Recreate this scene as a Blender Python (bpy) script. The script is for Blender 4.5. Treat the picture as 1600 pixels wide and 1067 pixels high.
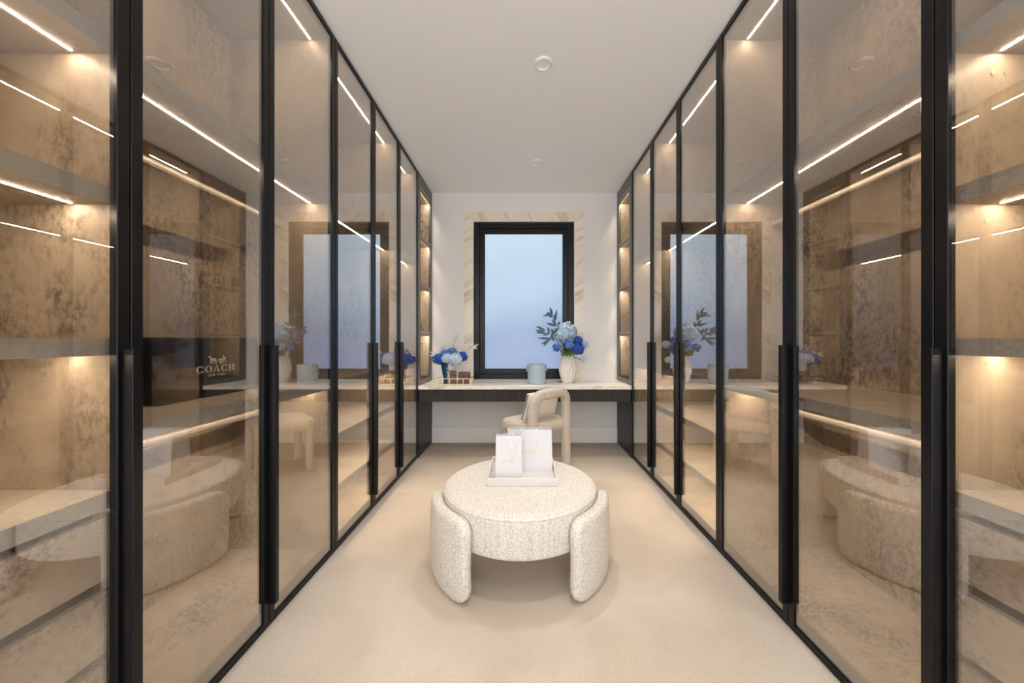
import bpy, bmesh, math, random
from mathutils import Vector, Matrix
random.seed(7)
PI = math.pi
COL = bpy.context.scene.collection
S = bpy.context.scene
for o in list(bpy.data.objects): bpy.data.objects.remove(o)

# ------------------------------------------------------------ camera, world, exposure
H_CAM = 1.23
cam_d = bpy.data.cameras.new('camera'); cam = bpy.data.objects.new('camera', cam_d); COL.objects.link(cam)
cam.location = (0, 0, H_CAM); cam.rotation_euler = (PI/2, 0, 0)
cam_d.sensor_width = 36; cam_d.lens = 553/1600*36
cam_d.shift_x = -16/1600; cam_d.shift_y = -3.5/1600; cam_d.clip_start = .02
S.camera = cam
S.view_settings.view_transform = 'Standard'; S.view_settings.look = 'None'
S.view_settings.exposure = 0.06; S.view_settings.gamma = 1
S.view_settings.use_curve_mapping = False
try:
    S.cycles.max_bounces = 14; S.cycles.diffuse_bounces = 6; S.cycles.glossy_bounces = 8
    S.cycles.transparent_max_bounces = 40; S.cycles.transmission_bounces = 6
    S.cycles.sample_clamp_indirect = 6
except Exception: pass
W = bpy.data.worlds.new('world'); S.world = W; W.use_nodes = True
W.node_tree.nodes['Background'].inputs[0].default_value = (.95, .97, 1, 1)
W.node_tree.nodes['Background'].inputs[1].default_value = 4.3
LED_STRENGTH = 230.0
DOWN_POWER = 88.0
WINDOW_GAIN = 0.95

# ------------------------------------------------------------ measures (metres)
AL, AR = 1.075, 1.13           # door planes left and right of the camera axis
HC = 2.975                     # ceiling
YB = 4.22                      # wall with the window
SEAM = [-.09, .44, .972, 1.505, 2.035, 2.568, 3.10, 3.66, 4.205]
DEPTH = .60

# ------------------------------------------------------------ materials
def mat(name, base=(.8, .8, .8), rough=.5, metal=0, spec=.5, emit=None, es=0):
    m = bpy.data.materials.new(name); m.use_nodes = True
    b = m.node_tree.nodes['Principled BSDF']
    b.inputs['Base Color'].default_value = (*base, 1); b.inputs['Roughness'].default_value = rough
    b.inputs['Metallic'].default_value = metal; b.inputs['Specular IOR Level'].default_value = spec
    if emit:
        b.inputs['Emission Color'].default_value = (*emit, 1); b.inputs['Emission Strength'].default_value = es
    return m
def nd(m, t, **kw):
    n = m.node_tree.nodes.new(t)
    for k, v in kw.items():
        if k in n.inputs.keys(): n.inputs[k].default_value = v
        else: setattr(n, k, v)
    return n
def lk(m, a, b): m.node_tree.links.new(a, b)
def coords(m, scale=(1, 1, 1), rnd=True):
    tc = nd(m, 'ShaderNodeTexCoord'); mp = nd(m, 'ShaderNodeMapping'); mp.inputs['Scale'].default_value = scale
    lk(m, tc.outputs['Object'], mp.inputs['Vector'])
    if rnd:
        oi = nd(m, 'ShaderNodeObjectInfo'); mu = nd(m, 'ShaderNodeMath', operation='MULTIPLY'); mu.inputs[1].default_value = 37
        lk(m, oi.outputs['Random'], mu.inputs[0]); cx = nd(m, 'ShaderNodeCombineXYZ')
        for i in range(3): lk(m, mu.outputs[0], cx.inputs[i])
        lk(m, cx.outputs[0], mp.inputs['Location'])
    return mp.outputs[0]
def noise(m, vec, scale, detail=4, rough=.55, dist=0):
    n = nd(m, 'ShaderNodeTexNoise'); n.inputs['Scale'].default_value = scale; n.inputs['Detail'].default_value = detail
    n.inputs['Roughness'].default_value = rough; n.inputs['Distortion'].default_value = dist
    lk(m, vec, n.inputs['Vector']); return n.outputs['Fac']
def ramp(m, fac, stops):
    r = nd(m, 'ShaderNodeValToRGB'); e = r.color_ramp.elements
    while len(e) < len(stops): e.new(.5)
    for k, (p, c) in enumerate(stops): e[k].position = p; e[k].color = (*c, 1)
    lk(m, fac, r.inputs[0]); return r.outputs[0]
def mixc(m, fac, a, b, mode='MIX'):
    x = nd(m, 'ShaderNodeMix', data_type='RGBA', blend_type=mode)
    if hasattr(fac, 'links') or hasattr(fac, 'is_output'): lk(m, fac, x.inputs[0])
    else: x.inputs[0].default_value = fac
    lk(m, a, x.inputs[6]); lk(m, b, x.inputs[7]); return x.outputs[2]
def bump(m, h, strength, dist=.002):
    b = nd(m, 'ShaderNodeBump'); b.inputs['Strength'].default_value = strength; b.inputs['Distance'].default_value = dist
    lk(m, h, b.inputs['Height']); lk(m, b.outputs[0], m.node_tree.nodes['Principled BSDF'].inputs['Normal'])
def setc(m, c): lk(m, c, m.node_tree.nodes['Principled BSDF'].inputs['Base Color'])

def plaster_stone(name, light, midc, dark, streak=False):
    m = mat(name, rough=.5, spec=.3)
    v = coords(m, (1, 1, .55) if streak else (1, 1, 1))
    a = noise(m, v, 1.7, 10, .68, .1)
    base = ramp(m, a, [(.32, midc), (.62, light)])
    b = noise(m, v, 2.8, 12, .72, .0)
    patch = ramp(m, b, [(.45, (0, 0, 0)), (.62, (.88, .88, .88))])
    s = noise(m, v, 60, 8, .8)
    sp = ramp(m, s, [(.46, (0, 0, 0)), (.56, (1, 1, 1))])
    f = mixc(m, 1.0, patch, sp, 'MULTIPLY')
    dk = nd(m, 'ShaderNodeRGB'); dk.outputs[0].default_value = (*dark, 1)
    sep = nd(m, 'ShaderNodeRGBToBW'); lk(m, f, sep.inputs[0])
    setc(m, mixc(m, sep.outputs[0], base, dk.outputs[0])); bump(m, s, .12, .001)
    return m
M = {}
M['panel'] = plaster_stone('mottled_taupe_panel', (.45, .37, .285), (.25, .20, .15), (.045, .037, .03), True)
M['shelf'] = plaster_stone('mottled_shelf_board', (.48, .415, .335), (.34, .29, .235), (.18, .15, .12))
M['drawer'] = plaster_stone('mottled_drawer_front', (.52, .46, .39), (.36, .31, .255), (.11, .09, .075))
M['edge'] = plaster_stone('edge_ceiling_reflection', (.40, .40, .39), (.31, .305, .30), (.22, .215, .205))  # grey of the shelf fronts, ceiling reflection painted into it
M['black'] = mat('black_aluminium', (.004, .004, .005), .33, .0, .25)
M['bronze'] = mat('dark_bronze_aluminium', (.13, .135, .14), .35, .6, .5)
M['inner'] = mat('bronze_brown_rail', (.15, .12, .10), .45)
M['dark'] = mat('dark_panel', (.022, .018, .016), .45)
M['rail'] = mat('brushed_rail', (.34, .30, .26), .4, .3)
M['led'] = mat('warm_light_strip', (0, 0, 0), 1, 0, 0, (1, .83, .62), LED_STRENGTH)
M['led_soft'] = mat('soft_warm_light_strip', (0, 0, 0), 1, 0, 0, (1, .83, .62), 190)
M['white'] = mat('white_paint', (.86, .84, .81), .7, 0, .2)
M['ceil'] = mat('ceiling_paint', (.92, .915, .905), .8, 0, .1)
M['skirt'] = mat('white_skirting', (.84, .83, .81), .4)
m = M['wall'] = mat('painted_wall', (.75, .74, .73), .75, 0, .15)
bump(m, noise(m, coords(m), 120, 3), .05, .0005)
m = M['carpet'] = mat('beige_carpet', rough=1, spec=.05)
v = coords(m, rnd=False)
c1 = ramp(m, noise(m, v, 1.6, 4, .55, .5), [(.35, (.58, .50, .41)), (.65, (.70, .62, .525))])
c2 = ramp(m, noise(m, v, 260, 3, .7), [(.35, (.66, .64, .62)), (.62, (1, 1, 1))])
setc(m, mixc(m, 1.0, c1, c2, 'MULTIPLY')); bump(m, noise(m, v, 300, 3, .7), .8, .004)
def fabric(name, a, b, sc, st=.7):
    m = mat(name, rough=.95, spec=.1); v = coords(m)
    vo = nd(m, 'ShaderNodeTexVoronoi'); vo.inputs['Scale'].default_value = sc; vo.inputs['Randomness'].default_value = .55
    lk(m, v, vo.inputs['Vector'])
    setc(m, ramp(m, vo.outputs['Distance'], [(.15, b), (.75, a)])); 
    inv = nd(m, 'ShaderNodeMath', operation='SUBTRACT'); inv.inputs[0].default_value = 1; lk(m, vo.outputs['Distance'], inv.inputs[1])
    bump(m, inv.outputs[0], st, .004); return m
M['boucle'] = fabric('cream_boucle', (.50, .465, .415), (.76, .725, .67), 105)
M['chair'] = fabric('oat_boucle', (.47, .42, .36), (.71, .65, .575), 130, .5)
M['cushion'] = fabric('cream_linen', (.68, .63, .56), (.78, .73, .67), 400, .2)
M['navy'] = mat('navy_trim', (.02, .03, .07), .8)
m = M['marble'] = mat('veined_marble', rough=.22, spec=.5); 
def marble(m, rot, dirscale=(1, 1, 1), hi=(.86, .82, .76), lo=(.50, .40, .29), sc=7):
    tc = nd(m, 'ShaderNodeTexCoord'); mp = nd(m, 'ShaderNodeMapping'); mp.inputs['Rotation'].default_value = rot
    lk(m, tc.outputs['Object'], mp.inputs['Vector'])
    mp2 = nd(m, 'ShaderNodeMapping'); mp2.inputs['Scale'].default_value = dirscale; lk(m, mp.outputs[0], mp2.inputs['Vector'])
    n = noise(m, mp2.outputs[0], sc, 8, .62, .25)
    setc(m, ramp(m, n, [(.30, lo), (.43, tuple((h*.6+l*.4) for h, l in zip(hi, lo))), (.5, hi), (.60, tuple(h*.97 for h in hi)), (.66, tuple((h*.72+l*.28) for h, l in zip(hi, lo))), (.74, hi)]))
marble(m, (0, 0, .5), (.35, 2.2, 2.2), (.84, .80, .74), (.50, .42, .33), 5)
m = M['trav'] = mat('striped_travertine', rough=.4); marble(m, (0, .55, 0), (.12, 1, 1.5), (.80, .74, .66), (.52, .41, .27), 11)
M['trav_top'] = mat('striped_travertine_lintel', rough=.4); marble(M['trav_top'], (0, -1.05, 0), (.12, 1, 1.5), (.78, .71, .61), (.52, .41, .27), 11)
M['tray'] = mat('pale_stone_tray', (.62, .59, .56), .35)
M['paper'] = mat('white_paper', (.67, .665, .69), .6)
M['paper_in'] = mat('white_ribbon', (.84, .83, .85), .6)
M['gold'] = mat('gold_foil', (.62, .47, .24), .35, .8)
M['brass'] = mat('pale_brass', (.80, .66, .42), .28, .9)
M['pewter'] = mat('silver_print', (.72, .70, .66), .4)
M['blackbag'] = mat('black_card', (.008, .008, .009), .38)
M['brown'] = mat('brown_leather', (.13, .065, .042), .5)
M['bucket'] = mat('powder_blue_lacquer', (.42, .53, .62), .3)
M['bucket_in'] = mat('powder_blue_tab', (.26, .35, .41), .35)
M['cream'] = mat('cream_ceramic', (.80, .75, .67), .5)
M['crystal'] = mat('clear_crystal', (.85, .85, .85), .08, 0, .9)
m = M['bluevase'] = mat('teal_and_white_glaze', rough=.12)
n_ = nd(m, 'ShaderNodeTexCoord'); sx = nd(m, 'ShaderNodeSeparateXYZ'); lk(m, n_.outputs['Object'], sx.inputs[0])
nz = noise(m, n_.outputs['Object'], 12, 5, .6, .6); ad = nd(m, 'ShaderNodeMath', operation='MULTIPLY_ADD')
lk(m, sx.outputs[0], ad.inputs[0]); ad.inputs[1].default_value = 5.5; lk(m, nz, ad.inputs[2])
setc(m, ramp(m, ad.outputs[0], [(.38, (.008, .06, .12)), (.48, (.03, .16, .26)), (.56, (.62, .60, .58)), (.66, (.85, .83, .80))]))
def petal(name, a, b):
    m = mat(name, rough=.7, spec=.2); setc(m, ramp(m, noise(m, coords(m), 60, 2), [(.35, a), (.65, b)])); return m
M['pale_blue'] = petal('pale_blue_petal', (.30, .44, .62), (.62, .74, .84))
M['ice'] = petal('ice_blue_petal', (.52, .64, .82), (.82, .88, .95))
M['royal'] = petal('royal_blue_petal', (.012, .05, .33), (.06, .17, .60))
M['mid'] = petal('mid_blue_petal', (.05, .16, .52), (.16, .34, .78))
M['green'] = petal('leaf_green', (.045, .09, .03), (.16, .22, .07))
M['lime'] = petal('lime_bud', (.38, .45, .18), (.60, .65, .36))
M['slate'] = petal('slate_blue_leaf', (.045, .085, .12), (.12, .19, .24))
M['white_leaf'] = petal('white_dried_leaf', (.55, .56, .54), (.80, .80, .76))
M['stem'] = mat('stem', (.28, .27, .22), .8)
# glass panes: bronze tinted, mirror-like at an angle
m = M['glass'] = bpy.data.materials.new('bronze_tinted_glass'); m.use_nodes = True
for n in list(m.node_tree.nodes): m.node_tree.nodes.remove(n)
out = nd(m, 'ShaderNodeOutputMaterial'); mx = nd(m, 'ShaderNodeMixShader'); tr = nd(m, 'ShaderNodeBsdfTransparent'); gl = nd(m, 'ShaderNodeBsdfGlossy')
tr.inputs[0].default_value = (.915, .89, .86, 1); gl.inputs[0].default_value = (1, 1, 1, 1); gl.inputs['Roughness'].default_value = 0
lw = nd(m, 'ShaderNodeLayerWeight'); lw.inputs['Blend'].default_value = .5
pw = nd(m, 'ShaderNodeMath', operation='POWER'); pw.inputs[1].default_value = 1.85; lk(m, lw.outputs['Facing'], pw.inputs[0])
ma = nd(m, 'ShaderNodeMath', operation='MULTIPLY_ADD'); ma.inputs[1].default_value = .86; ma.inputs[2].default_value = .05
lk(m, pw.outputs[0], ma.inputs[0]); lk(m, ma.outputs[0], mx.inputs[0]); lk(m, tr.outputs[0], mx.inputs[1]); lk(m, gl.outputs[0], mx.inputs[2]); lk(m, mx.outputs[0], out.inputs[0])
# frosted window pane lit by the sky behind it
m = M['frost'] = mat('frosted_sky_lit_glass', (.08, .09, .1), .35)
tc = nd(m, 'ShaderNodeTexCoord'); mp = nd(m, 'ShaderNodeMapping'); mp.inputs['Rotation'].default_value = (0, .22, 0); lk(m, tc.outputs['Object'], mp.inputs[0])
sx = nd(m, 'ShaderNodeSeparateXYZ'); lk(m, mp.outputs[0], sx.inputs[0])
nz = noise(m, mp.outputs[0], 1.1, 2); a1 = nd(m, 'ShaderNodeMath', operation='MULTIPLY_ADD'); lk(m, sx.outputs[2], a1.inputs[0]); a1.inputs[1].default_value = .58
a2 = nd(m, 'ShaderNodeMath', operation='MULTIPLY_ADD'); lk(m, nz, a2.inputs[0]); a2.inputs[1].default_value = .30; a2.inputs[2].default_value = -.10; lk(m, a2.outputs[0], a1.inputs[2])
cr = ramp(m, a1.outputs[0], [(.0, (.30, .385, .62)), (.32, (.27, .385, .60)), (.55, (.42, .58, .76)), (.95, (.58, .74, .88))])
lk(m, cr, m.node_tree.nodes['Principled BSDF'].inputs['Emission Color']); m.node_tree.nodes['Principled BSDF'].inputs['Emission Strength'].default_value = WINDOW_GAIN*.92

# ------------------------------------------------------------ mesh helpers
def box(bm, x0, x1, y0, y1, z0, z1, bev=0, seg=1):
    x0, x1 = sorted((x0, x1)); y0, y1 = sorted((y0, y1)); z0, z1 = sorted((z0, z1))
    vs = [bm.verts.new(p) for p in ((x0,y0,z0),(x1,y0,z0),(x1,y1,z0),(x0,y1,z0),(x0,y0,z1),(x1,y0,z1),(x1,y1,z1),(x0,y1,z1))]
    fs = [bm.faces.new([vs[i] for i in f]) for f in ((0,3,2,1),(4,5,6,7),(0,1,5,4),(1,2,6,5),(2,3,7,6),(3,0,4,7))]
    if bev: bmesh.ops.bevel(bm, geom=list({e for f in fs for e in f.edges}), offset=bev, segments=seg, affect='EDGES', profile=.5)
def B(*a, **k):
    bm = bmesh.new(); box(bm, *a, **k); return bm
def loft(bm, loops, cap0=True, cap1=True):
    L = [[bm.verts.new(p) for p in lp] for lp in loops]
    for a, b in zip(L, L[1:]):
        n = len(a)
        for i in range(n): bm.faces.new((a[i], a[(i+1) % n], b[(i+1) % n], b[i]))
    if cap0: bm.faces.new(L[0][::-1])
    if cap1: bm.faces.new(L[-1])
def lathe(bm, prof, n=48, c=(0, 0, 0), fn=None, cap0=True, cap1=True):
    loops = []
    for r, z in prof:
        loops.append([(c[0]+(r*(fn(2*PI*i/n, z) if fn else 1))*math.cos(2*PI*i/n), c[1]+(r*(fn(2*PI*i/n, z) if fn else 1))*math.sin(2*PI*i/n), c[2]+z) for i in range(n)])
    loft(bm, loops, cap0, cap1)
def tube(bm, pts, r, n=8, r1=None):
    pts = [Vector(p) for p in pts]; loops = []
    up = Vector((.13, .21, 1)).normalized()
    for i, p in enumerate(pts):
        d = (pts[min(i+1, len(pts)-1)]-pts[max(i-1, 0)]).normalized()
        a = d.cross(up)
        if a.length < .05: a = d.cross(Vector((1, 0, 0)))
        a.normalize(); b = d.cross(a); rr = r if r1 is None else r+(r1-r)*i/(len(pts)-1)
        loops.append([p+a*rr*math.cos(2*PI*k/n)+b*rr*math.sin(2*PI*k/n) for k in range(n)])
    loft(bm, loops)
def rrect(a, b, r, n=7):
    pts = []
    for k, (sx_, sy_) in enumerate(((1, 1), (-1, 1), (-1, -1), (1, -1))):
        for i in range(n):
            t = PI/2*k + PI/2*i/(n-1)
            pts.append((sx_*(a-r)+r*math.cos(t), sy_*(b-r)+r*math.sin(t)))
        # straight run subdivided
        nx = ((-(a-r), b), (-a, -(b-r)), ((a-r), -b), (a, (b-r)))[k]
        p0 = pts[-1]
        for q in (1, 2, 3, 4, 5, 6, 7): pts.append((p0[0]+(nx[0]-p0[0])*q/8, p0[1]+(nx[1]-p0[1])*q/8))
    return pts
def cushion(a, b, r, T, er, fn=lambda u, v, w: (u, v, w), puff=0, seg=6, n=7):
    """rounded slab: outline a x b (half sizes), corner radius r, thickness T, edge radius er; fn maps it into place"""
    bm = bmesh.new(); loops = []
    base = rrect(a, b, r, n)
    def ring(ins, w):
        sc = []
        for x, y in base:
            cx = max(-(a-r), min(a-r, x)); cy = max(-(b-r), min(b-r, y)); k = max(0, (r-ins)/r)
            sc.append((cx+(x-cx)*k, cy+(y-cy)*k, w))
        return sc
    if er > r: er = r*.98
    top = ring(er, T/2); 
    def inner(sgn):
        res = []
        for s in (.0, .25, .5, .75, .92):
            res.append([(x*s, y*s, sgn*(T/2+puff*(1-s**2))) for x, y, _ in top])
        return res
    lo = inner(-1)[1:]
    seq = list(lo)
    for i in range(seg+1):
        ph = -PI/2+PI*i/seg
        w = er*math.sin(ph)+(T/2-er)*(1 if ph > 0 else -1 if ph < 0 else 0)
        seq.append(ring(er*(1-math.cos(ph)), w))
    seq += inner(1)[1:][::-1]
    loops = [[fn(*p) for p in lp] for lp in seq]
    loft(bm, loops); return bm
def finish(name, bm, m, smooth):
    bmesh.ops.remove_doubles(bm, verts=bm.verts, dist=1e-6)
    bmesh.ops.recalc_face_normals(bm, faces=bm.faces)
    me = bpy.data.meshes.new(name); bm.to_mesh(me); bm.free(); me.materials.append(m)
    if smooth:
        for p in me.polygons: p.use_smooth = True
        if smooth != 'all':
            try: me.set_sharp_from_angle(angle=math.radians(40))
            except Exception: pass
    return me
ORG = {}
def obj(name, bm, m, parent=None, smooth=False, label=None, kind=None):
    me = finish(name, bm, m, smooth)
    xs = [v.co for v in me.vertices]
    c = Vector(((min(v.x for v in xs)+max(v.x for v in xs))/2, (min(v.y for v in xs)+max(v.y for v in xs))/2, min(v.z for v in xs)))
    me.transform(Matrix.Translation(-c))
    o = bpy.data.objects.new(name, me); COL.objects.link(o)
    if parent is not None:
        o.parent = parent; o.location = c-ORG[parent]
    else: o.location = c
    ORG[o] = c
    if label: o['label'] = label
    if kind: o['kind'] = kind
    return o
def thing(name, label, cat, loc=(0, 0, 0), rz=0, group=None, local=False):
    o = bpy.data.objects.new(name, None); COL.objects.link(o); o.location = loc; o.rotation_euler = (0, 0, rz)
    o.empty_display_size = .1; o['label'] = label; o['category'] = cat
    if group: o['group'] = group
    ORG[o] = Vector((0, 0, 0)) if local else Vector(loc)
    return o
def tag(o, label, cat, group=None):
    o['label'] = label; o['category'] = cat
    if group: o['group'] = group
    return o
def struct(name, bm, m, parent=None, smooth=False):
    o = obj(name, bm, m, parent, smooth)
    if parent is None: o['kind'] = 'structure'
    return o

# ------------------------------------------------------------ room shell
XL, XR = -(AL+DEPTH+.04), AR+DEPTH+.04
struct('floor', B(XL, XR, -1.8, YB, -.1, 0), M['carpet'])
bm = bmesh.new(); box(bm, XL, XR, -1.8, YB+.3, HC, HC+.1); struct('ceiling', bm, M['ceil'])
WX0, WX1, WZ0, WZ1 = -.580, .618, .750, 2.63     # opening in the wall
bm = bmesh.new()
box(bm, XL, WX0, YB, YB+.2, -.1, HC); box(bm, WX1, XR, YB, YB+.2, -.1, HC)
box(bm, WX0, WX1, YB, YB+.2, -.1, WZ0); box(bm, WX0, WX1, YB, YB+.2, WZ1, HC)
struct('wall_back', bm, M['wall'])
struct('wall_left', B(XL-.1, XL, -1.8, YB+.2, -.1, HC+.1), M['wall'])
struct('wall_right', B(XR, XR+.1, -1.8, YB+.2, -.1, HC+.1), M['wall'])
struct('trim_1', B(XL, -AL, -1.8, SEAM[1]-.01, 0, HC), M['wall'])
struct('trim_2', B(AR, XR, -1.8, SEAM[1]-.01, 0, HC), M['wall'])
bm = bmesh.new(); box(bm, -AL, AR, YB-.016, YB, 0, .172, .002); box(bm, -AL, AR, YB-.022, YB, .172, .192, .006, 2)
struct('baseboard_back', bm, M['skirt'])
# window
o = bpy.data.objects.new('window_1', None); COL.objects.link(o); o.location = (.02, YB, WZ0); o['kind'] = 'structure'; ORG[o] = Vector((.02, YB, WZ0)); win = o
def frame4(x0, x1, z0, z1, w, y0, y1, bev=.002, wb=None):
    bm = bmesh.new(); wb = w if wb is None else wb
    box(bm, x0, x0+w, y0, y1, z0, z1, bev); box(bm, x1-w, x1, y0, y1, z0, z1, bev)
    box(bm, x0+w, x1-w, y0, y1, z1-w, z1, bev); box(bm, x0+w, x1-w, y0, y1, z0, z0+wb, bev); return bm
obj('window_frame', frame4(WX0+.006, WX1-.006, WZ0, WZ1-.006, .062, YB+.028, YB+.11, .003), M['black'], win)
obj('sash', frame4(WX0+.069, WX1-.069, WZ0+.063, WZ1-.069, .062, YB+.045, YB+.10, .004), M['black'], win)
obj('glass_pane', B(WX0+.128, WX1-.128, YB+.07, YB+.08, WZ0+.122, WZ1-.128), M['frost'], win)
# window surround: three mitred stones, one a side
T0 = .105
surround = thing('stone_window_surround', 'striped beige travertine surround framing the window above the desk', 'window surround', (.02, YB, WZ0))
def prism(poly, y0, y1):
    bm = bmesh.new(); loft(bm, [[(x, y0, z) for x, z in poly], [(x, y1, z) for x, z in poly]]); return bm
g = .006
obj('stone', prism([(WX0-g-T0, WZ0), (WX0-g, WZ0), (WX0-g, WZ1+g), (WX0-g-T0, WZ1+g+T0)], YB-.006, YB+.0), M['trav'], surround)
obj('stone', prism([(WX1+g, WZ0), (WX1+g+T0, WZ0), (WX1+g+T0, WZ1+g+T0), (WX1+g, WZ1+g)], YB-.006, YB+.0), M['trav'], surround)
obj('stone', prism([(WX0-g-T0+.002, WZ1+g+T0), (WX0-g+.001, WZ1+g), (WX1+g-.001, WZ1+g), (WX1+g+T0-.002, WZ1+g+T0)], YB-.006, YB+.0), M['trav_top'], surround)
obj('edge_bead', frame4(WX0-g, WX1+g, WZ0, WZ1+g, g, YB-.009, YB+.03, 0, .0005), M['white'], surround, label='thin white bead round the opening')

# downlights
def downlight(x, y, label):
    t = thing('downlight', label, 'ceiling light', (x, y, HC), group='recessed ceiling downlights')
    bm = bmesh.new(); lathe(bm, [(.043, -.001), (.045, -.010), (.047, -.012), (.055, -.009), (.059, -.002), (.059, 0), (.043, 0)], 40, (x, y, HC), cap0=False, cap1=False)
    obj('ring', bm, M['white'], t, 'a')
    bm = bmesh.new(); lathe(bm, [(.0005, -.002), (.0425, -.002), (.0425, 0), (.0005, 0)], 32, (x, y, HC)); obj('lens', bm, M['lens'], t)
    l = bpy.data.lights.new('downlight_lamp', 'SPOT'); l.energy = DOWN_POWER; l.spot_size = math.radians(96); l.spot_blend = 1; l.shadow_soft_size = .09
    l.color = (1, .98, .96); lo = bpy.data.objects.new('lamp', l); COL.objects.link(lo); lo.parent = t; lo.location = (0, 0, -.012)
M['lens'] = mat('downlight_lens', (.9, .9, .88), .4)
downlight(.134, 2.238, 'round white recessed downlight nearer the camera, above the ottoman')
downlight(.142, 3.486, 'round white recessed downlight nearest the window wall')
downlight(.126, .99, 'added unseen round white downlight overhead, out of the top of the frame')  # added out of view for more light from above
downlight(.12, -.25, 'added unseen round white downlight behind the camera end of the aisle')  # unseen lamp, added as a further light source

# ------------------------------------------------------------ wardrobes
SH = .045
def wardrobe(side, k0, k1, label, shelves, doors, rails=(), drawers=False, handles=(), caps=(), leds=True):
    a = AL if side < 0 else AR
    y0, y1 = SEAM[k0], SEAM[k1]
    X = lambda d: side*(a+d)           # d = depth behind the door plane
    t = thing('wardrobe', label, 'wardrobe', (X(.3), (y0+y1)/2, 0), group='glass fronted wardrobes')
    f, bk = .034, DEPTH
    for ya, yb in ((y0+.001, y0+.015), (y1-.015, y1-.001)):
        obj('side_panel', B(X(f), X(bk), ya, yb, .02, HC-.004), M['panel'], t)
    ya, yb = y0+.015, y1-.015
    obj('back_panel', B(X(bk-.014), X(bk), ya, yb, .02, HC-.004), M['panel'], t)
    bp = obj('top_panel', B(X(f), X(bk-.014), ya, yb, HC-.04, HC-.004), M['shelf'], t)
    obj('base_panel', B(X(f), X(bk-.014), ya, yb, .02, .034), M['panel'], t)
    inset = .130 if side < 0 else .150
    def strip(z, par):
        obj('light_strip', B(X(inset-.003), X(inset+.003), ya+.006, yb-.012, z-.0012, z+.001), M['led'], par, label='glowing warm white strip')
    strip(HC-.04, bp)
    for z in shelves:
        s = obj('shelf', B(X(f), X(bk-.014), ya, yb, z-SH, z, .001), M['shelf'], t)
        obj('edge_reflection_strip', B(X(f-.0015), X(f), ya, yb, z-SH, z), M['edge'], s, label='front edge greyed by painted ceiling reflection')  # thin strip whose light grey holds the ceiling's reflection
        strip(z-SH, s)
    for z, d in rails:
        bm = bmesh.new(); loft(bm, [[(X(d)+.008*math.cos(2*PI*i/16), yy, z+.016*math.sin(2*PI*i/16)) for i in range(16)] for yy in (ya, yb)])
        r = obj('hanging_rail', bm, M['rail'], t, 'a')
    obj('plinth', B(X(.012), X(.03), y0, y1, 0, .022), M['black'], t)
    if drawers:
        for (za, zb) in ((.756, .590), (.5586, .396), (.366, .204), (.174, .045)):
            obj('drawer', B(X(f+.002), X(f+.024), ya+.003, yb-.003, zb, za, .001), M['drawer'], t)
        obj('drawer_gap_shade', B(X(f+.05), X(bk-.02), ya+.003, yb-.003, .04, .77), M['black'], t)  # solid black block, puts the shade of the drawer gaps into colour
    for cy, cz in caps:
        bm = bmesh.new(); n = 14
        ring = [(X(cy)+.007*math.cos(2*PI*i/n), 0, cz+.007*math.sin(2*PI*i/n)) for i in range(n)]
        loft(bm, [[(x, y1-.0165, z) for x, _, z in ring], [(x, y1-.014, z) for x, _, z in ring]])
        obj('screw_cap', bm, M['shelf'], t)
    for i, (da, db) in enumerate(doors):
        st = .031; za, zb = .024, HC-.008; da_, db_ = SEAM[da]+.0015, SEAM[db]-.0015
        bm = bmesh.new()
        box(bm, X(0), X(.022), da_, da_+st, za, zb, .0015); box(bm, X(0), X(.022), db_-st, db_, za, zb, .0015)
        box(bm, X(.0), X(.022), da_+st, db_-st, za, za+.018, .0015); box(bm, X(0), X(.022), da_+st, db_-st, zb-.028, zb, .0015)
        d = obj('door', bm, M['black'], t)
        obj('inner_rail', B(X(.011), X(.021), da_+st-.002, db_-st+.002, za+.017, za+.068), M['inner'], d, label='bronze brown lower rail behind the glass')
        obj('glass_pane', B(X(.006), X(.010), da_+st-.004, db_-st+.004, za+.014, zb-.024), M['glass'], d)
        if i in handles:
            hy = handles[i]
            obj('handle', B(X(-.030), X(.0), hy-.010, hy+.012, .108, 1.205, .0015), M['black'], d)
    return t
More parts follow.
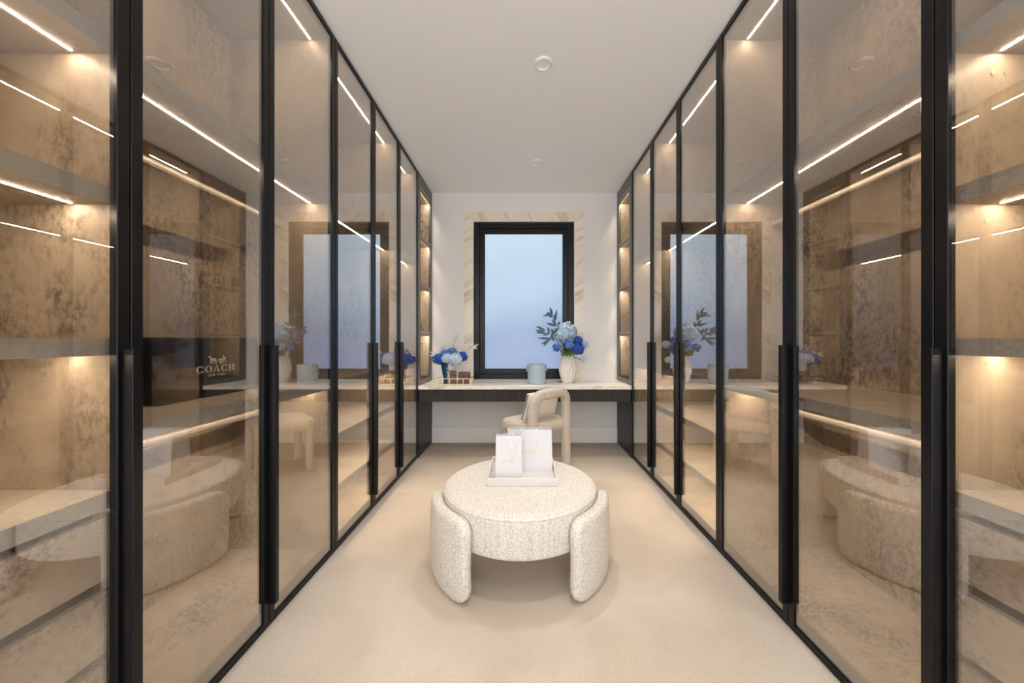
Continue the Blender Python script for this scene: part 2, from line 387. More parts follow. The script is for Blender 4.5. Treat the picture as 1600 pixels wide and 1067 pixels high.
def tower(side, label):
    a = AL if side < 0 else AR; y0, y1 = SEAM[7], SEAM[8]; X = lambda d: side*(a+d)
    t = thing('display_tower', label, 'shelf unit', (X(.3), (y0+y1)/2, 0), group='open display towers')
    f, bk = 0, DEPTH
    bm = bmesh.new(); box(bm, X(0), X(bk), y0+.001, y0+.018, 0, HC-.004); obj('side_panel', bm, M['dark'], t)
    obj('side_panel', B(X(0), X(bk), y1-.004, y1+.012, 0, HC-.004), M['dark'], t)
    obj('back_panel', B(X(.36), X(.38), y0+.018, y1-.004, .76, HC-.03), M['panel'], t)
    obj('side_lining', B(X(.03), X(.36), y1-.016, y1-.004, .80, 2.84), M['panel'], t)
    obj('side_lining', B(X(.03), X(.36), y0+.018, y0+.03, .80, 2.84), M['panel'], t)
    obj('face_frame', (lambda bm: (box(bm, X(-.001), X(.02), y0, y0+.075, .752, HC-.006, .002), box(bm, X(-.001), X(.02), y1-.065, y1, .752, HC-.006, .002),
        box(bm, X(-.001), X(.02), y0+.075, y1-.065, .752, .80, .002), box(bm, X(-.001), X(.02), y0+.075, y1-.065, 2.86, HC-.006, .002), bm)[-1])(bmesh.new()), M['bronze'], t, label='dark bronze metal frame round the niches')
    obj('lower_panel', B(X(0), X(.02), y0, y1+.01, 0, .57, .002), M['dark'], t, label='plain black panel under the desk top')
    zs = [.80, 1.315, 1.83, 2.345, 2.86]
    for i, z in enumerate(zs):
        s = obj('shelf', B(X(.004), X(.36), y0+.03, y1-.016, z-.03, z, .001), M['shelf'] if i else M['dark'], t)
        if i: obj('strip_hiding_lip', B(X(.004), X(.018), y0+.03, y1-.016, z-.048, z-.03), M['bronze'], s)  # lip added to hide the light strip from below
        if i: obj('light_strip', B(X(.021), X(.028), y0+.05, y1-.022, z-.0315, z-.029), M['led_soft'], s, label='glowing warm white strip')
    return t
UP = 2.047; CT = .987
for side, nm in ((-1, 'left'), (1, 'right')):
    hand = {0: SEAM[2]+.003}
    wardrobe(side, 1, 2, f'single door wardrobe with four drawers nearest the camera on the {nm}', [.823, 1.232, 1.639, UP], [(1, 2)], drawers=True, handles={0: SEAM[2]-.0125},
             caps=[(.142, 1.95), (.178, 1.95), (.125, 1.55), (.128, 1.165)] if side > 0 else [])
    wardrobe(side, 2, 4, (f'two door wardrobe on the left holding a black bag on its shelf' if side < 0 else 'two door hanging wardrobe on the right with empty shelf'), [CT, UP], [(2, 3), (3, 4)],
             rails=[(1.885, .30), (.85, .30)], handles={1: SEAM[3]+.004}, caps=[(.13, 1.90), (.12, .92)] + ([(.13, 2.46)] if side > 0 else []))
    wardrobe(side, 4, 6, f'two door wardrobe with four lit lower shelves, third unit on the {nm}', [.355, .665, CT, UP], [(4, 5), (5, 6)], handles={0: SEAM[5]-.008})
    wardrobe(side, 6, 7, f'narrow single door wardrobe beside the desk on the {nm}', [CT, UP], [(6, 7)], handles={0: SEAM[6]+.010})
    tower(side, f'open lit shelf tower standing above the {nm} end of the desk')

# ------------------------------------------------------------ desk
DZ = .750
desk = thing('desk', 'long floating desk with veined marble top and black fluted drawer front', 'desk', (.03, 3.94, .57))
obj('desk_top', B(-AL+.0005, AR-.0005, SEAM[7]-.012, YB-.0005, DZ-.038, DZ, .002), M['marble'], desk)
obj('apron', B(-AL+.002, AR-.002, SEAM[7]+.020, YB-.03, .582, DZ-.038), M['dark'], desk)
bm = bmesh.new(); n = 100; wd = (AL+AR-.004)/n
for i in range(n):
    x = -AL+.002+wd*(i+.5); loops = []
    for zz in (.582, DZ-.039):
        loops.append([(x+wd*.40*math.cos(PI*k/6), SEAM[7]+.0205-.014*math.sin(PI*k/6), zz) for k in range(7)])
    loft(bm, loops)
obj('fluted_front', bm, M['flute'] if 'flute' in M else mat('fluted_black_oak', (.06, .054, .05), .35), desk, 'a', kind='stuff')

# ------------------------------------------------------------ ottoman
OX, OY, OZ = -.012, 2.026, .42
ott = thing('ottoman', 'large round cream boucle ottoman with three curved panel legs on the carpet', 'ottoman', (OX, OY, 0))
R0 = .428
bm = bmesh.new()
prof = [(.0005, .219), (R0-.02, .219), (R0-.008, .222), (R0-.002, .229), (R0, .238), (R0, .393), (R0-.001, .398), (R0-.004, .3995)]
lathe(bm, prof, 96, (OX, OY, 0)); obj('drum', bm, M['boucle'], ott, 'all')
bm = bmesh.new()
prof = [(.0005, .399), (R0-.005, .399), (R0-.001, .4005), (R0-.0015, .405), (R0-.006, .4115), (R0-.016, .4165), (R0-.036, .4198), (R0-.07, .4209), (.15, .421), (.0005, .421)]
lathe(bm, prof, 96, (OX, OY, 0)); obj('seat_pad', bm, M['boucle'], ott, 'all')
RO = .463
for cen in (59, -60.5, 180):
    half = RO*math.radians(29.5)
    def put(u, v, w, cen=cen):
        z = v+.197; fl = (.0+.010*math.sin(max(0, min(1, z/.39))*PI))
        th = math.radians(cen)+u/RO; r = RO+w+fl-.004
        # taper the lower ends a little
        return (OX-math.sin(th)*r, OY-math.cos(th)*r, z)
    obj('leg', cushion(half, .196, .075, .060, .024, put, puff=.003), M['boucle'], ott, 'all')

# tray and shopping bags
TZ = .4212
tray = thing('tray', 'square pale stone tray on the ottoman holding two white bags', 'tray', (.0, 2.13, TZ))
tx0, tx1, ty0, ty1 = -.194, .197, 1.948, 2.325
obj('base', B(tx0+.006, tx1-.006, ty0+.006, ty1-.006, TZ, TZ+.010), M['tray'], tray)
obj('rim', (lambda bm: (box(bm, tx0, tx1, ty0, ty0+.009, TZ, TZ+.043, .0015), box(bm, tx0, tx1, ty1-.009, ty1, TZ, TZ+.043, .0015),
    box(bm, tx0, tx0+.009, ty0+.009, ty1-.009, TZ, TZ+.043, .0015), box(bm, tx1-.009, tx1, ty0+.009, ty1-.009, TZ, TZ+.043, .0015), bm)[-1])(bmesh.new()), M['tray'], tray)

# ---- letters as flat geometry: strokes in (u, v) of unit height
def glyph(ch, k=.20, t=.07, serif=.1, wide=.85):
    q = []
    R = lambda u0, u1, v0, v1: q.append([(u0, v0), (u1, v0), (u1, v1), (u0, v1)])
    def arc(cu, cv, ru, rv, a0, a1, n=22, kk=None):
        kk = k if kk is None else kk
        for i in range(n):
            x, y = a0+(a1-a0)*i/n, a0+(a1-a0)*(i+1)/n
            P = lambda a_, inn: (cu+(ru-(kk if inn else 0))*math.cos(a_), cv+(rv-(t if inn else 0))*math.sin(a_))
            q.append([P(x, 0), P(y, 0), P(y, 1), P(x, 1)])
    w = wide; s = serif
    if ch == 'O': arc(w/2, .5, w/2, .5, 0, 2*PI, 36)
    if ch == 'C':
        arc(w/2, .5, w/2, .5, math.radians(38), math.radians(322), 32); R(w*.87, w*.93, .62, .98); R(w*.87, w*.93, .02, .36)
    if ch == 'I': R(s, s+k, 0, 1); R(0, 2*s+k, 0, t); R(0, 2*s+k, 1-t, 1); w = 2*s+k
    if ch == 'H':
        for u in (s, w-s-k): R(u, u+k, 0, 1); R(u-s, u+k+s, 0, t); R(u-s, u+k+s, 1-t, 1)
        R(s+k, w-s-k, .46, .46+t)
    if ch == 'D': R(s, s+k, 0, 1); R(0, s+k, 0, t); R(0, s+k, 1-t, 1); arc(s+k*.5, .5, w-s-k*.5, .5, -PI/2, PI/2)
    if ch == 'A':
        q.append([(w*.08, t), (w*.08+t, t), (w*.5+t*.4, 1), (w*.5-t*.6, 1)]); q.append([(w*.92-k, t), (w*.92, t), (w*.5+t*.9, 1), (w*.5-t*.6, 1)])
        R(w*.25, w*.72, .30, .30+t); R(0, w*.28, 0, t); R(w*.62, w, 0, t)
    if ch == 'R':
        R(s, s+k, 0, 1); R(0, 2*s+k, 0, t); R(0, s+k, 1-t, 1); arc(s+k*.6, .74, w*.88-s-k*.6, .26, -PI/2, PI/2)
        q.append([(w*.45, .5), (w*.45+k, .5), (w, 0), (w-k, 0)]); R(w-k, w+s*.5, 0, t)
    return q, w
def lettering(text, height, width, P, N, k=.2, t=.07, serif=.1, wide=.85, gap=.14):
    """P(u, v) -> Vector on the surface, N = offset vector (thickness)"""
    gs = []; u = 0
    for ch in text:
        q, w = glyph(ch, k, t, serif, wide); gs.append((u, q)); u += w+gap
    tot = u-gap; bm = bmesh.new(); lay = 0
    for off, q in gs:
        for poly in q:
            a_ = [P((x+off-tot/2)*width/tot, (y-.5)*height) for x, y in poly]
            e = N*.25*(1+.04*(lay % 5)); lay += 1
            loft(bm, [a_, [p+e for p in a_]])
    return bm
def paper_bag(name, label, x0, x1, y0, y1, z0, z1, shrink, group=None):
    t = thing(name, label, 'shopping bag', ((x0+x1)/2, (y0+y1)/2, z0), group=group)
    bm = bmesh.new(); th = .0015; cx = (x0+x1)/2; hx = (x1-x0)/2
    def lp(h, z, ins): 
        ym = (y0+y1)/2; hy = (y1-y0)/2*(1-.35*(z-z0)/(z1-z0))-ins
        return [(cx-h+ins, ym-hy, z), (cx+h-ins, ym-hy, z), (cx+h-ins, ym+hy, z), (cx-h+ins, ym+hy, z)]
    loft(bm, [lp(hx, z0, 0), lp(hx*(1-shrink*.5), (z0+z1)/2, 0), lp(hx*(1-shrink), z1, 0), lp(hx*(1-shrink), z1, th), lp(hx, z0+.004, th)])
    obj('bag_body', bm, M['paper'], t); return t
bz = TZ+.0102
big = paper_bag('shopping_bag', 'larger white paper bag with gold lettering, at the back of the tray', -.092, .182, 2.132, 2.215, bz, .682, .025)
small = paper_bag('shopping_bag', 'smaller white paper bag with looped ribbon, at the front of the tray', -.153, -.002, 2.022, 2.088, bz, .675, .02)
yf = lambda z, y0, y1, z0, z1: (y0+y1)/2-(y1-y0)/2*(1-.35*(z-z0)/(z1-z0))
obj('lettering', lettering('DIOR', .029, .125, lambda u, v: Vector((.022+u, yf(.553+v, 2.132, 2.215, bz, .682)-.0006, .553+v)), Vector((0, -.002, 0)), k=.13, t=.045, serif=.07, gap=.2), M['gold'], big, label='gold letters reading DIOR')
obj('lettering', lettering('DIOR', .019, .070, lambda u, v: Vector((-.082+u, yf(.553+v-.022, 2.022, 2.088, bz, .675)-.0006, .531+v)), Vector((0, -.002, 0)), k=.13, t=.05, serif=.07, gap=.2), M['gold'], small, label='small gold letters reading DIOR')
def ribbon(bm, pts, w=.004):
    tube(bm, pts, w, 6)
bm = bmesh.new()
for sg, ext in ((-1, .0), (1, .012)):
    pts = []
    for i in range(17):
        s = i/16; ang = PI*s
        pts.append((-.062+sg*.004+.020*(-math.cos(ang))*(1+ext*10*s)+.012*s, yf(.675, 2.022, 2.088, bz, .675)-.006-.004*math.sin(ang), .672-.0-(.075+ext*3)*math.sin(ang)**.8+(.008 if 0 < i < 16 else 0)))
    ribbon(bm, pts, .0028)
pts = [(-.075+.03*i/10, 2.045, .672+.012*math.sin(PI*i/10)) for i in range(11)]; ribbon(bm, pts, .0028)
pts = [(-.02+.004*i, 2.030-.001*i, .677-.013*i) for i in range(6)]; ribbon(bm, pts, .0028)
obj('ribbon_handle', bm, M['paper_in'], small, 'all', label='white ribbon looped over the front')
bm = bmesh.new()
for xx in (-.002, .088):
    ribbon(bm, [(xx, 2.176, .672), (xx, 2.160, .686), (xx+.001, 2.146, .684), (xx+.002, 2.1445, .66), (xx, 2.140, .62), (xx-.001, 2.137, .60)], .0026)
obj('ribbon_handle', bm, M['paper_in'], big, 'all')

# ------------------------------------------------------------ black bag on the left shelf
bag = thing('gift_bag', 'large black card bag with silver lettering on left wardrobe shelf', 'bag', (-1.385, 1.52, CT))
fx = -1.313
bm = bmesh.new(); box(bm, fx, fx-.14, 1.280, 1.762, CT+.0005, 1.237, .006, 2); obj('bag_body', bm, M['blackbag'], bag)
Pn = lambda cy, cz: (lambda u, v: Vector((fx+.0004, cy+u, cz+v)))
obj('lettering', lettering('COACH', .029, .190, Pn(1.520, 1.105), Vector((.003, 0, 0)), k=.24, t=.10, serif=.09, wide=1.0, gap=.17), M['pewter'], bag, label='silver letters reading COACH')
cu = bpy.data.curves.new('t', 'FONT'); cu.body = 'NEW YORK'; cu.size = .014; cu.align_x = 'CENTER'; cu.extrude = .0006; cu.space_character = 1.25
to = bpy.data.objects.new('t', cu); COL.objects.link(to); bpy.context.view_layer.update()
me = bpy.data.meshes.new_from_object(to.evaluated_get(bpy.context.evaluated_depsgraph_get())); bpy.data.objects.remove(to)
bm = bmesh.new(); bm.from_mesh(me); 
for v_ in bm.verts: x, y, z = v_.co; v_.co = (fx+.0008+z, 1.520+x, 1.073+y)
obj('lettering', bm, M['pewter'], bag, label='small silver letters reading NEW YORK')
# horse-drawn carriage emblem
bm = bmesh.new()
def disc_ring(cy, cz, r, w, n=18):
    for i in range(n):
        a, b = 2*PI*i/n, 2*PI*(i+1)/n
        q = [Vector((fx+.0004, cy+rr*math.cos(t_), cz+rr*math.sin(t_))) for rr, t_ in ((r, a), (r, b), (r-w, b), (r-w, a))]
        loft(bm, [q, [p+Vector((.001, 0, 0)) for p in q]])
def poly2(pts, d=.0012):
    q = [Vector((fx+.0004, 1.520+u, 1.128+v)) for u, v in pts]; loft(bm, [q, [p+Vector((d, 0, 0)) for p in q]])
disc_ring(1.541, 1.134, .0095, .002); disc_ring(1.560, 1.133, .0075, .002)
for k in range(4):
    a = PI*k/4; c_, s_ = math.cos(a)*.008, math.sin(a)*.008
    poly2([(.021-c_+s_*.06, .006-s_-c_*.06), (.021+c_+s_*.06, .006+s_-c_*.06), (.021+c_-s_*.06, .006+s_+c_*.06), (.021-c_-s_*.06, .006-s_+c_*.06)])
poly2([(.012, .013), (.044, .012), (.047, .024), (.036, .025), (.034, .018), (.016, .019)], .0014)
poly2([(.030, .022), (.035, .022), (.0345, .034), (.0315, .034)], .0016)                       # driver
poly2([(-.030, .010), (-.006, .010), (-.004, .020), (-.010, .022), (-.026, .020), (-.031, .018)], .0014)   # horse trunk
poly2([(-.030, .016), (-.024, .020), (-.032, .032), (-.042, .029), (-.041, .026), (-.034, .026)], .0016)   # neck and head
for u, du in ((-.029, -.006), (-.025, .001), (-.010, -.003), (-.006, .004)):
    poly2([(u, .012), (u+.003, .012), (u+du+.0025, -.002), (u+du, -.002)], .0016)
poly2([(-.006, .014), (.014, .012), (.014, .0135), (-.006, .0155)], .001)
obj('emblem', bm, M['pewter'], bag, label='silver horse and carriage emblem')

# ------------------------------------------------------------ chair
CX, CY = .25, 3.20; CA = math.radians(44)      # back runs from near-left to far-right
ch = thing('desk_chair', 'oat boucle chair with open arch back, turned away at the desk', 'chair', (CX, CY, 0), CA, local=True)
def arch(u):     # path of the back arch, u in local x; list of (x, z)
    pts = []
    hw, top, r = .222, .742, .105
    pts += [(-hw-.006, .003), (-hw-.003, .2), (-hw, .42), (-hw, top-r)]
    for i in range(1, 9): a = PI-PI/2*i/8; pts.append((-hw+r+r*math.cos(a), top-r+r*math.sin(a)))
    pts += [(-.06, top+.003), (.06, top+.003)]
    for i in range(0, 9): a = PI/2-PI/2*i/8; pts.append((hw-r+r*math.cos(a), top-r+r*math.sin(a)))
    pts += [(hw, .42), (hw+.003, .2), (hw+.006, .003)]
    return pts
bm = bmesh.new(); pth = arch(0); loops = []
sec = rrect(.046, .036, .030, 5)
for i, (x, z) in enumerate(pth):
    a, b = pth[max(i-1, 0)], pth[min(i+1, len(pth)-1)]; d = Vector((b[0]-a[0], 0, b[1]-a[1])).normalized(); nrm = Vector((-d.z, 0, d.x))
    bow = -.028*(1-(x/.23)**2) if z > .3 else -.028*(1-min(1, abs(x)/.23)**2)
    sc = 1.0 if i not in (0, len(pth)-1) else .96
    loops.append([(x+nrm.x*p*sc, bow+q*sc, z+nrm.z*p*sc) for p, q in sec])
loft(bm, loops); obj('back_arch', bm, M['chair'], ch, 'a')
def seatfn(u, v, w):
    yy = v+.212; k = 1-.10*max(0, (v/.23))
    return (u*k, yy, .435+w-.012*max(0, v/.23)+.004)
obj('seat', cushion(.266, .228, .10, .118, .044, seatfn, puff=.012), M['chair'], ch, 'all')
for sx_ in (-1, 1):
    bm = bmesh.new(); sec2 = rrect(.036, .036, .033, 5)
    loft(bm, [[(sx_*(.185+dd)+p*s_, .385+q*s_, z) for p, q in sec2] for z, dd, s_ in ((.002, .006, .92), (.2, .003, .97), (.395, 0, 1.0))])
    obj('leg', bm, M['chair'], ch, 'a')
# scatter cushion leaning on the arch
pc = thing('cushion', 'cream cushion with navy side trim leaning on the chair back', 'cushion', (CX, CY, .0), CA, local=True)
tilt = math.radians(18)
def pill(u, v, w):
    kx = 1-.05*(1-(v/.14)**2)*(abs(u)/.21)**2
    y = .098+w*math.cos(tilt)-(v+.14)*math.sin(tilt); z = .505+(v+.145)*math.cos(tilt)+w*math.sin(tilt)
    return (u*kx-.055, y, z)
obj('cover', cushion(.215, .125, .022, .045, .018, pill, puff=.030), M['cushion'], pc, 'all')
bm = bmesh.new()
for off in (0, ):
    pts = [pill(-.2155, -.118+.236*i/12, .0) for i in range(13)]; tube(bm, pts, .0042, 6)
    for i in range(13): 
        p = pill(-.212, -.118+.236*i/12, .012 if i % 2 else -.012); box(bm, p[0]-.002, p[0]+.002, p[1]-.002, p[1]+.002, p[2]-.004, p[2]+.004)
obj('trim', bm, M['navy'], pc, label='navy braided trim on one side')

# ------------------------------------------------------------ things on the desk
D = DZ+.0005
bm = bmesh.new(); n = 40
bk = thing('ice_bucket', 'powder blue round bucket with side tabs on the desk before the window', 'bucket', (.156, 3.83, D))
lathe(bm, [(.0005, 0), (.088, 0), (.093, .004), (.0945, .01), (.101, .205), (.101, .209), (.097, .209), (.090, .012), (.0005, .010)], 48, (.156, 3.83, D)); obj('body', bm, M['bucket'], bk, 'a')
for sg in (-1, 1):
    bm = bmesh.new(); box(bm, .156+sg*.0985, .156+sg*.114, 3.83-.016, 3.83+.016, D+.135, D+.193, .005, 2); obj('handle_tab', bm, M['bucket_in'], bk, 'a')
VX, VY = .503, 3.92
vs = thing('vase', 'tall cream ceramic vase with wavy ribs on the right of the desk', 'vase', (VX, VY, D))
def vr(z):
    t = z/.33; return .040+.053*math.sin(PI*min(1, (t*.86+.10)))**1.1
prof = [(.0005, 0)]+[(vr(.33*i/30), .33*i/30) for i in range(31)]+[(vr(.33)-.006, .33), (vr(.33)-.008, .30), (.04, .12), (.0005, .10)]
rib = lambda th, z: 1+.12*(abs(math.cos(7*th+2.2*math.sin(z*17)))-.5)*(1 if z > .004 else .3)
bm = bmesh.new(); lathe(bm, prof, 140, (VX, VY, D), rib); obj('body', bm, M['cream'], vs, 'all')

def floret(bm, c, nrm, s):
    nrm = nrm.normalized(); a = nrm.orthogonal().normalized(); b = nrm.cross(a); r0 = random.random()*PI
    for k in range(4):
        t = r0+PI/2*k; d = a*math.cos(t)+b*math.sin(t); e = a*math.cos(t+PI/2)+b*math.sin(t+PI/2)
        v0 = bm.verts.new(c); v1 = bm.verts.new(c+d*s*.6+e*s*.45+nrm*s*.25); v2 = bm.verts.new(c+d*s*1.05+nrm*s*.12); v3 = bm.verts.new(c+d*s*.6-e*s*.45+nrm*s*.25)
        bm.faces.new((v0, v1, v2)); bm.faces.new((v0, v2, v3))
def hydrangea(c, r, m, label, root, group, leaves=0, n=70, sq=.85):
    n = int(n*1.7)
    c = Vector(c); t = thing('hydrangea', label, 'flower', c, group=group)
    bm = bmesh.new()
    bmesh.ops.create_icosphere(bm, subdivisions=2, radius=r*.72, matrix=Matrix.Translation(c) @ Matrix.Diagonal((1, 1, sq, 1)))
    for i in range(n):
        z = 1-2*(i+.5)/n; a = i*2.39996; q = math.sqrt(1-z*z); d = Vector((q*math.cos(a), q*math.sin(a), z))
        p = c+Vector((d.x*r, d.y*r, d.z*r*sq))*random.uniform(.80, 1.12); floret(bm, p, d+Vector((random.uniform(-.4, .4),)*3), r*random.uniform(.15, .22)+.006)
    obj('flower_head', bm, m, t)
    bm = bmesh.new(); mid = (c+Vector(root))/2+Vector((0, 0, .02)); tube(bm, [c-Vector((0, 0, r*.3)), mid, root], .004, 6); obj('stem', bm, M['green'], t, 'a')
    for i in range(leaves):
        a = random.uniform(0, 2*PI); d = Vector((math.cos(a), -abs(math.sin(a)), -.25)); leaf(c-Vector((0, 0, r*.55)), d, .055, .018, M['green'], t)
    return t
def leaf(p, d, ln, w, m, par, sag=.1):
    p = Vector(p); d = Vector(d).normalized(); s = d.cross(Vector((.1, -1, .1))).normalized(); up = s.cross(d)
    bm = bmesh.new(); L = []; 
    for i in range(6):
        t = i/5; wd = w*math.sin(PI*(.06+.9*t)**.85)+.0004; c = p+d*ln*t-Vector((0, 0, sag*ln*t*t))
        L.append([c+s*wd, c+up*wd*.25+up*.0006, c-s*wd, c-up*.0006+up*wd*.15])
    loft(bm, L); return obj('leaf', bm, m, par, 'a')
G = 'hydrangeas in the cream vase'; rt = (VX, VY, D+.26)
sc = 3.92/553
def at(px, py, Y): return ((px-816)*Y/553, Y, H_CAM-(py-530)*Y/553)
hydrangea(at(883, 520, 3.90), .118, M['pale_blue'], 'largest hydrangea head, pale grey blue, at the top of the cream vase', rt, G, 1, 150, .85)
hydrangea(at(902, 532, 3.86), .052, M['royal'], 'royal blue hydrangea head right of the pale one, upper', rt, G, 1, 50)
hydrangea(at(903, 545, 3.84), .066, M['royal'], 'larger royal blue hydrangea head hanging over the vase right shoulder', rt, G, 2, 60)
hydrangea(at(889, 539, 3.80), .046, M['mid'], 'mid blue hydrangea head low at the front centre of the cream vase', rt, G, 1, 44)
hydrangea(at(870, 543, 3.86), .044, M['mid'], 'small mid blue hydrangea head on the left of the cream vase', rt, G, 2, 44)
hydrangea(at(913, 538, 3.92), .045, M['pale_blue'], 'small light blue hydrangea head at the far right, mid height', rt, G, 0, 40)
hydrangea(at(912, 562, 3.88), .036, M['ice'], 'small ice blue hydrangea head drooping lowest beside the cream vase', rt, G, 0, 34)
# foliage tucked into the vase mouth
fo = thing('foliage_sprig', 'green leaf sprig at the mouth of the cream vase', 'foliage', (VX, VY, D+.3))
bm = bmesh.new(); tube(bm, [(VX, VY, D+.22), (VX, VY-.03, D+.34), (VX+.01, VY-.07, D+.37)], .004, 6); obj('stem', bm, M['green'], fo, 'a')
for i in range(8):
    a = random.uniform(-.3, PI+.3); leaf((VX+.03*math.cos(a), VY-.06, D+.35), (math.cos(a), -.5, -.3+random.uniform(-.5, .3)), .07, .024, M['green'], fo)
for px, py in ((884, 506), (888, 508), (894, 512), (900, 516)):
    leaf(at(px, py+4, 3.88), (random.uniform(-.5, .5), -.2, 1), .05, .016, M['lime'], fo)
# slender leaved branches reaching left
def branch(name, label, pts, lv, m, group=None, w=.009, root=None):
    P = [Vector(p) for p in pts]; t = thing(name, label, 'branch', P[0], group=group)
    bm = bmesh.new(); tube(bm, P, .0035, 6, .0015); o = obj('stem', bm, M['stem'], t, 'a')
    for (p, q, ww) in lv:
        p = Vector(p); q = Vector(q); leaf(p, q-p, (q-p).length, ww, m, t, 0)
    return t
def lv(lst, Y, w=.010): return [(at(a, b, Y), at(c, d, Y-.03), w) for a, b, c, d in lst]
G2 = 'slender leaved branches in the cream vase'
branch('willow_branch', 'slate blue slender leaved branch rising highest from the cream vase', [rt, at(876, 530, 3.9), at(870, 512, 3.88), at(866, 497, 3.87), at(862, 488, 3.86)],
       lv([(864, 493, 854, 487.5), (864, 495, 856, 493), (863, 491, 859, 480), (867, 502, 870, 484), (868, 508, 863, 499), (868, 509, 854, 505), (870, 511, 875, 502), (866, 500, 867, 491), (864, 488, 848, 494.5)], 3.87, .014), M['slate'], G2)
branch('willow_branch', 'slate blue slender leaved branch reaching left from the cream vase', [rt, at(874, 532, 3.9), at(866, 521, 3.86), at(858, 519, 3.84), at(851, 518, 3.82)],
       lv([(852, 516, 837, 509.5), (851, 518, 836, 516), (852, 520, 837.5, 519.5), (858, 519, 856, 511), (859, 520, 848, 524), (864, 522, 862, 513), (868, 520, 873, 512), (862, 524, 868, 515)], 3.84, .013), M['slate'], G2)
branch('willow_branch', 'slate blue slender leaved branch drooping low left of the cream vase', [rt, at(872, 536, 3.88), at(864, 531, 3.84), at(858, 529, 3.82)],
       lv([(859, 529, 840, 528), (860, 530, 845, 538), (858, 530, 849, 541), (864, 524, 856, 533), (866, 533, 860, 521)], 3.82, .013), M['slate'], G2)

# gold wire tray with vase, boxes and trinket
gx0, gx1, gy0, gy1 = -.913, -.553, 3.754, 4.02
gt = thing('wire_tray', 'pale brass wire rimmed tray on the left of the desk', 'tray', (-.733, 3.89, D))
obj('base', B(gx0, gx1, gy0, gy1, D, D+.004), M['brass'], gt)
for z in (.062, ):
    obj('rim', (lambda bm: (box(bm, gx0, gx1, gy0, gy0+.006, D+z-.006, D+z), box(bm, gx0, gx1, gy1-.006, gy1, D+z-.006, D+z), box(bm, gx0, gx0+.006, gy0, gy1, D+z-.006, D+z), box(bm, gx1-.006, gx1, gy0, gy1, D+z-.006, D+z), bm)[-1])(bmesh.new()), M['brass'], gt)
for i in range(6):
    for yy in (gy0, gy1-.006):
        if i in (1, 3) : continue
        x = gx0+(gx1-gx0-.006)*i/5; obj('post', B(x, x+.006, yy, yy+.006, D+.004, D+.056), M['brass'], gt)
for xx in (gx0, gx1-.006):
    for j in (1, 2): y = gy0+(gy1-gy0)*j/3; obj('post', B(xx, xx+.006, y, y+.006, D+.004, D+.056), M['brass'], gt)
E = D+.0045; LX, LY = -.815, 3.915
v2 = thing('vase', 'small teal and white glazed vase in the brass tray', 'vase', (LX, LY, E))
bm = bmesh.new(); lathe(bm, [(.0005, 0), (.045, 0), (.050, .006), (.066, .10), (.082, .19), (.086, .215), (.080, .215), (.060, .10), (.0005, .03)], 48, (LX, LY, E)); obj('body', bm, M['bluevase'], v2, 'all')
G3 = 'hydrangeas in the teal vase'; rt2 = (LX, LY, E+.15)
hydrangea(at(686, 561, 3.90), .066, M['royal'], 'royal blue hydrangea head at the left of the teal vase', rt2, G3, 0, 60)
hydrangea(at(695, 554, 3.92), .055, M['mid'], 'mid blue hydrangea head at the top left of the teal vase', rt2, G3, 0, 50)
hydrangea(at(706, 551, 3.96), .058, M['mid'], 'mid blue hydrangea head behind the ice blue ones', rt2, G3, 0, 50)
hydrangea(at(698, 560, 3.84), .052, M['ice'], 'ice blue hydrangea head front left over the teal vase', rt2, G3, 0, 60)
hydrangea(at(711, 561, 3.83), .070, M['ice'], 'largest ice blue hydrangea head front right over the teal vase', rt2, G3, 0, 90)
hydrangea(at(722, 557, 3.90), .058, M['royal'], 'royal blue hydrangea head at the right of the teal vase', rt2, G3, 0, 50)
G4 = 'white dried leaf sprays in the teal vase'
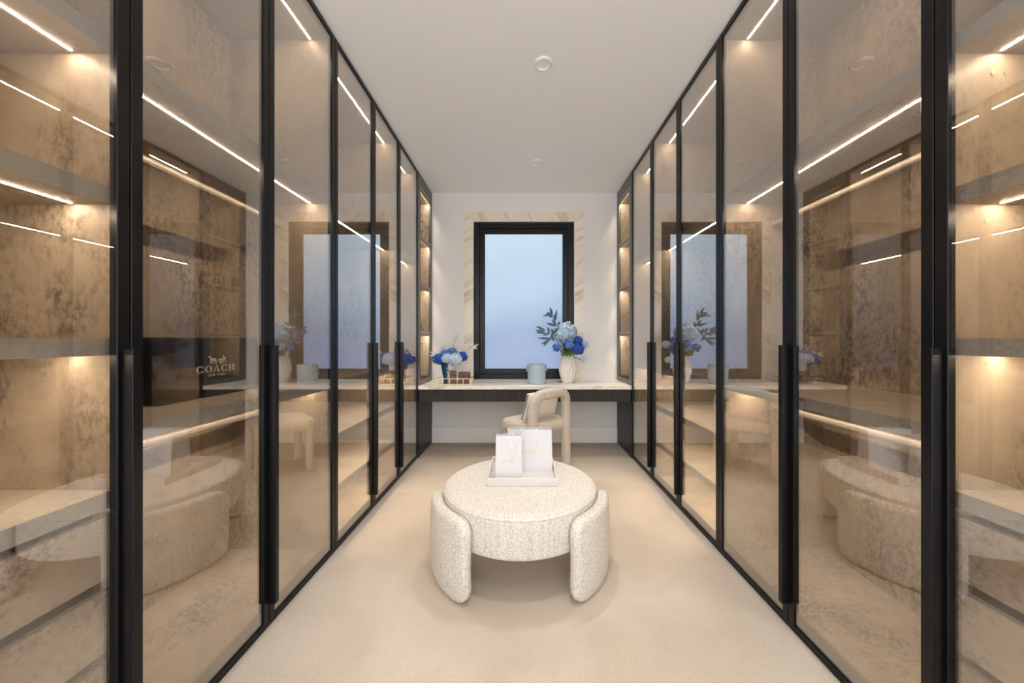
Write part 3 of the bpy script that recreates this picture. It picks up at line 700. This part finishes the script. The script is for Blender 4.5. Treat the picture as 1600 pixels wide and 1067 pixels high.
branch('dried_spray', 'white dried leaf spray reaching right towards the window frame', [rt2, at(722, 556, 3.9), at(732, 545, 3.88), at(738, 542, 3.87)], lv([(738, 543, 748, 537.5), (738, 544, 746, 544), (730, 547, 736, 538), (728, 549, 738, 543.5), (726, 552, 735, 546), (729, 553, 736, 555.5)], 3.87, .012), M['white_leaf'], G4)
branch('dried_spray', 'white dried leaf spray reaching left over the desk end', [rt2, at(690, 556, 3.9), at(682, 553, 3.88), at(678, 552, 3.87)], lv([(681, 552, 671.5, 550), (681, 554, 671, 556), (685, 556, 677, 562), (684, 553, 690, 548)], 3.87, .011), M['white_leaf'], G4)
branch('dried_spray', 'grey dried leaf spray standing upright above the teal vase', [rt2, at(708, 550, 3.92), at(709, 538, 3.92), at(711, 532, 3.92)], lv([(710, 534, 717, 522.5), (710, 536, 716, 527), (709, 533, 705, 526), (711, 531, 714, 524)], 3.92, .009), M['white_leaf'], G4)
branch('dried_spray', 'thin grey dried sprig left of the upright spray', [rt2, at(697, 552, 3.93), at(693, 545, 3.93)], lv([(692, 548, 697, 537), (692, 549, 690, 541)], 3.93, .008), M['white_leaf'], G4)
def turned_box(name, label, cx, cy, sx_, sy_, h, rz):
    t = thing(name, label, 'box', (cx, cy, E), rz, local=True)
    bm = bmesh.new(); box(bm, -sx_/2, sx_/2, -sy_/2, sy_/2, 0, h*.68, .003, 2); obj('base', bm, M['brown'], t)
    bm = bmesh.new(); box(bm, -sx_/2-.001, sx_/2+.001, -sy_/2-.001, sy_/2+.001, h*.69, h, .003, 2); obj('lid', bm, M['brown'], t)
turned_box('leather_box', 'taller narrow brown leather box beside the teal vase', -.745, 3.81, .068, .06, .135, .12)
turned_box('leather_box', 'wider square brown leather box at the right end of the brass tray', -.628, 3.84, .112, .10, .118, -.03)
bm = bmesh.new()
for k in range(5):
    bmesh.ops.create_icosphere(bm, subdivisions=1, radius=.013, matrix=Matrix.Translation((-.872+.016*math.cos(k*1.4), 3.80+.014*math.sin(k*1.9), E+.0115+.013*(k == 4))))
tag(obj('trinket', bm, M['crystal'], None), 'little clear crystal trinket at the left front of the brass tray', 'ornament')
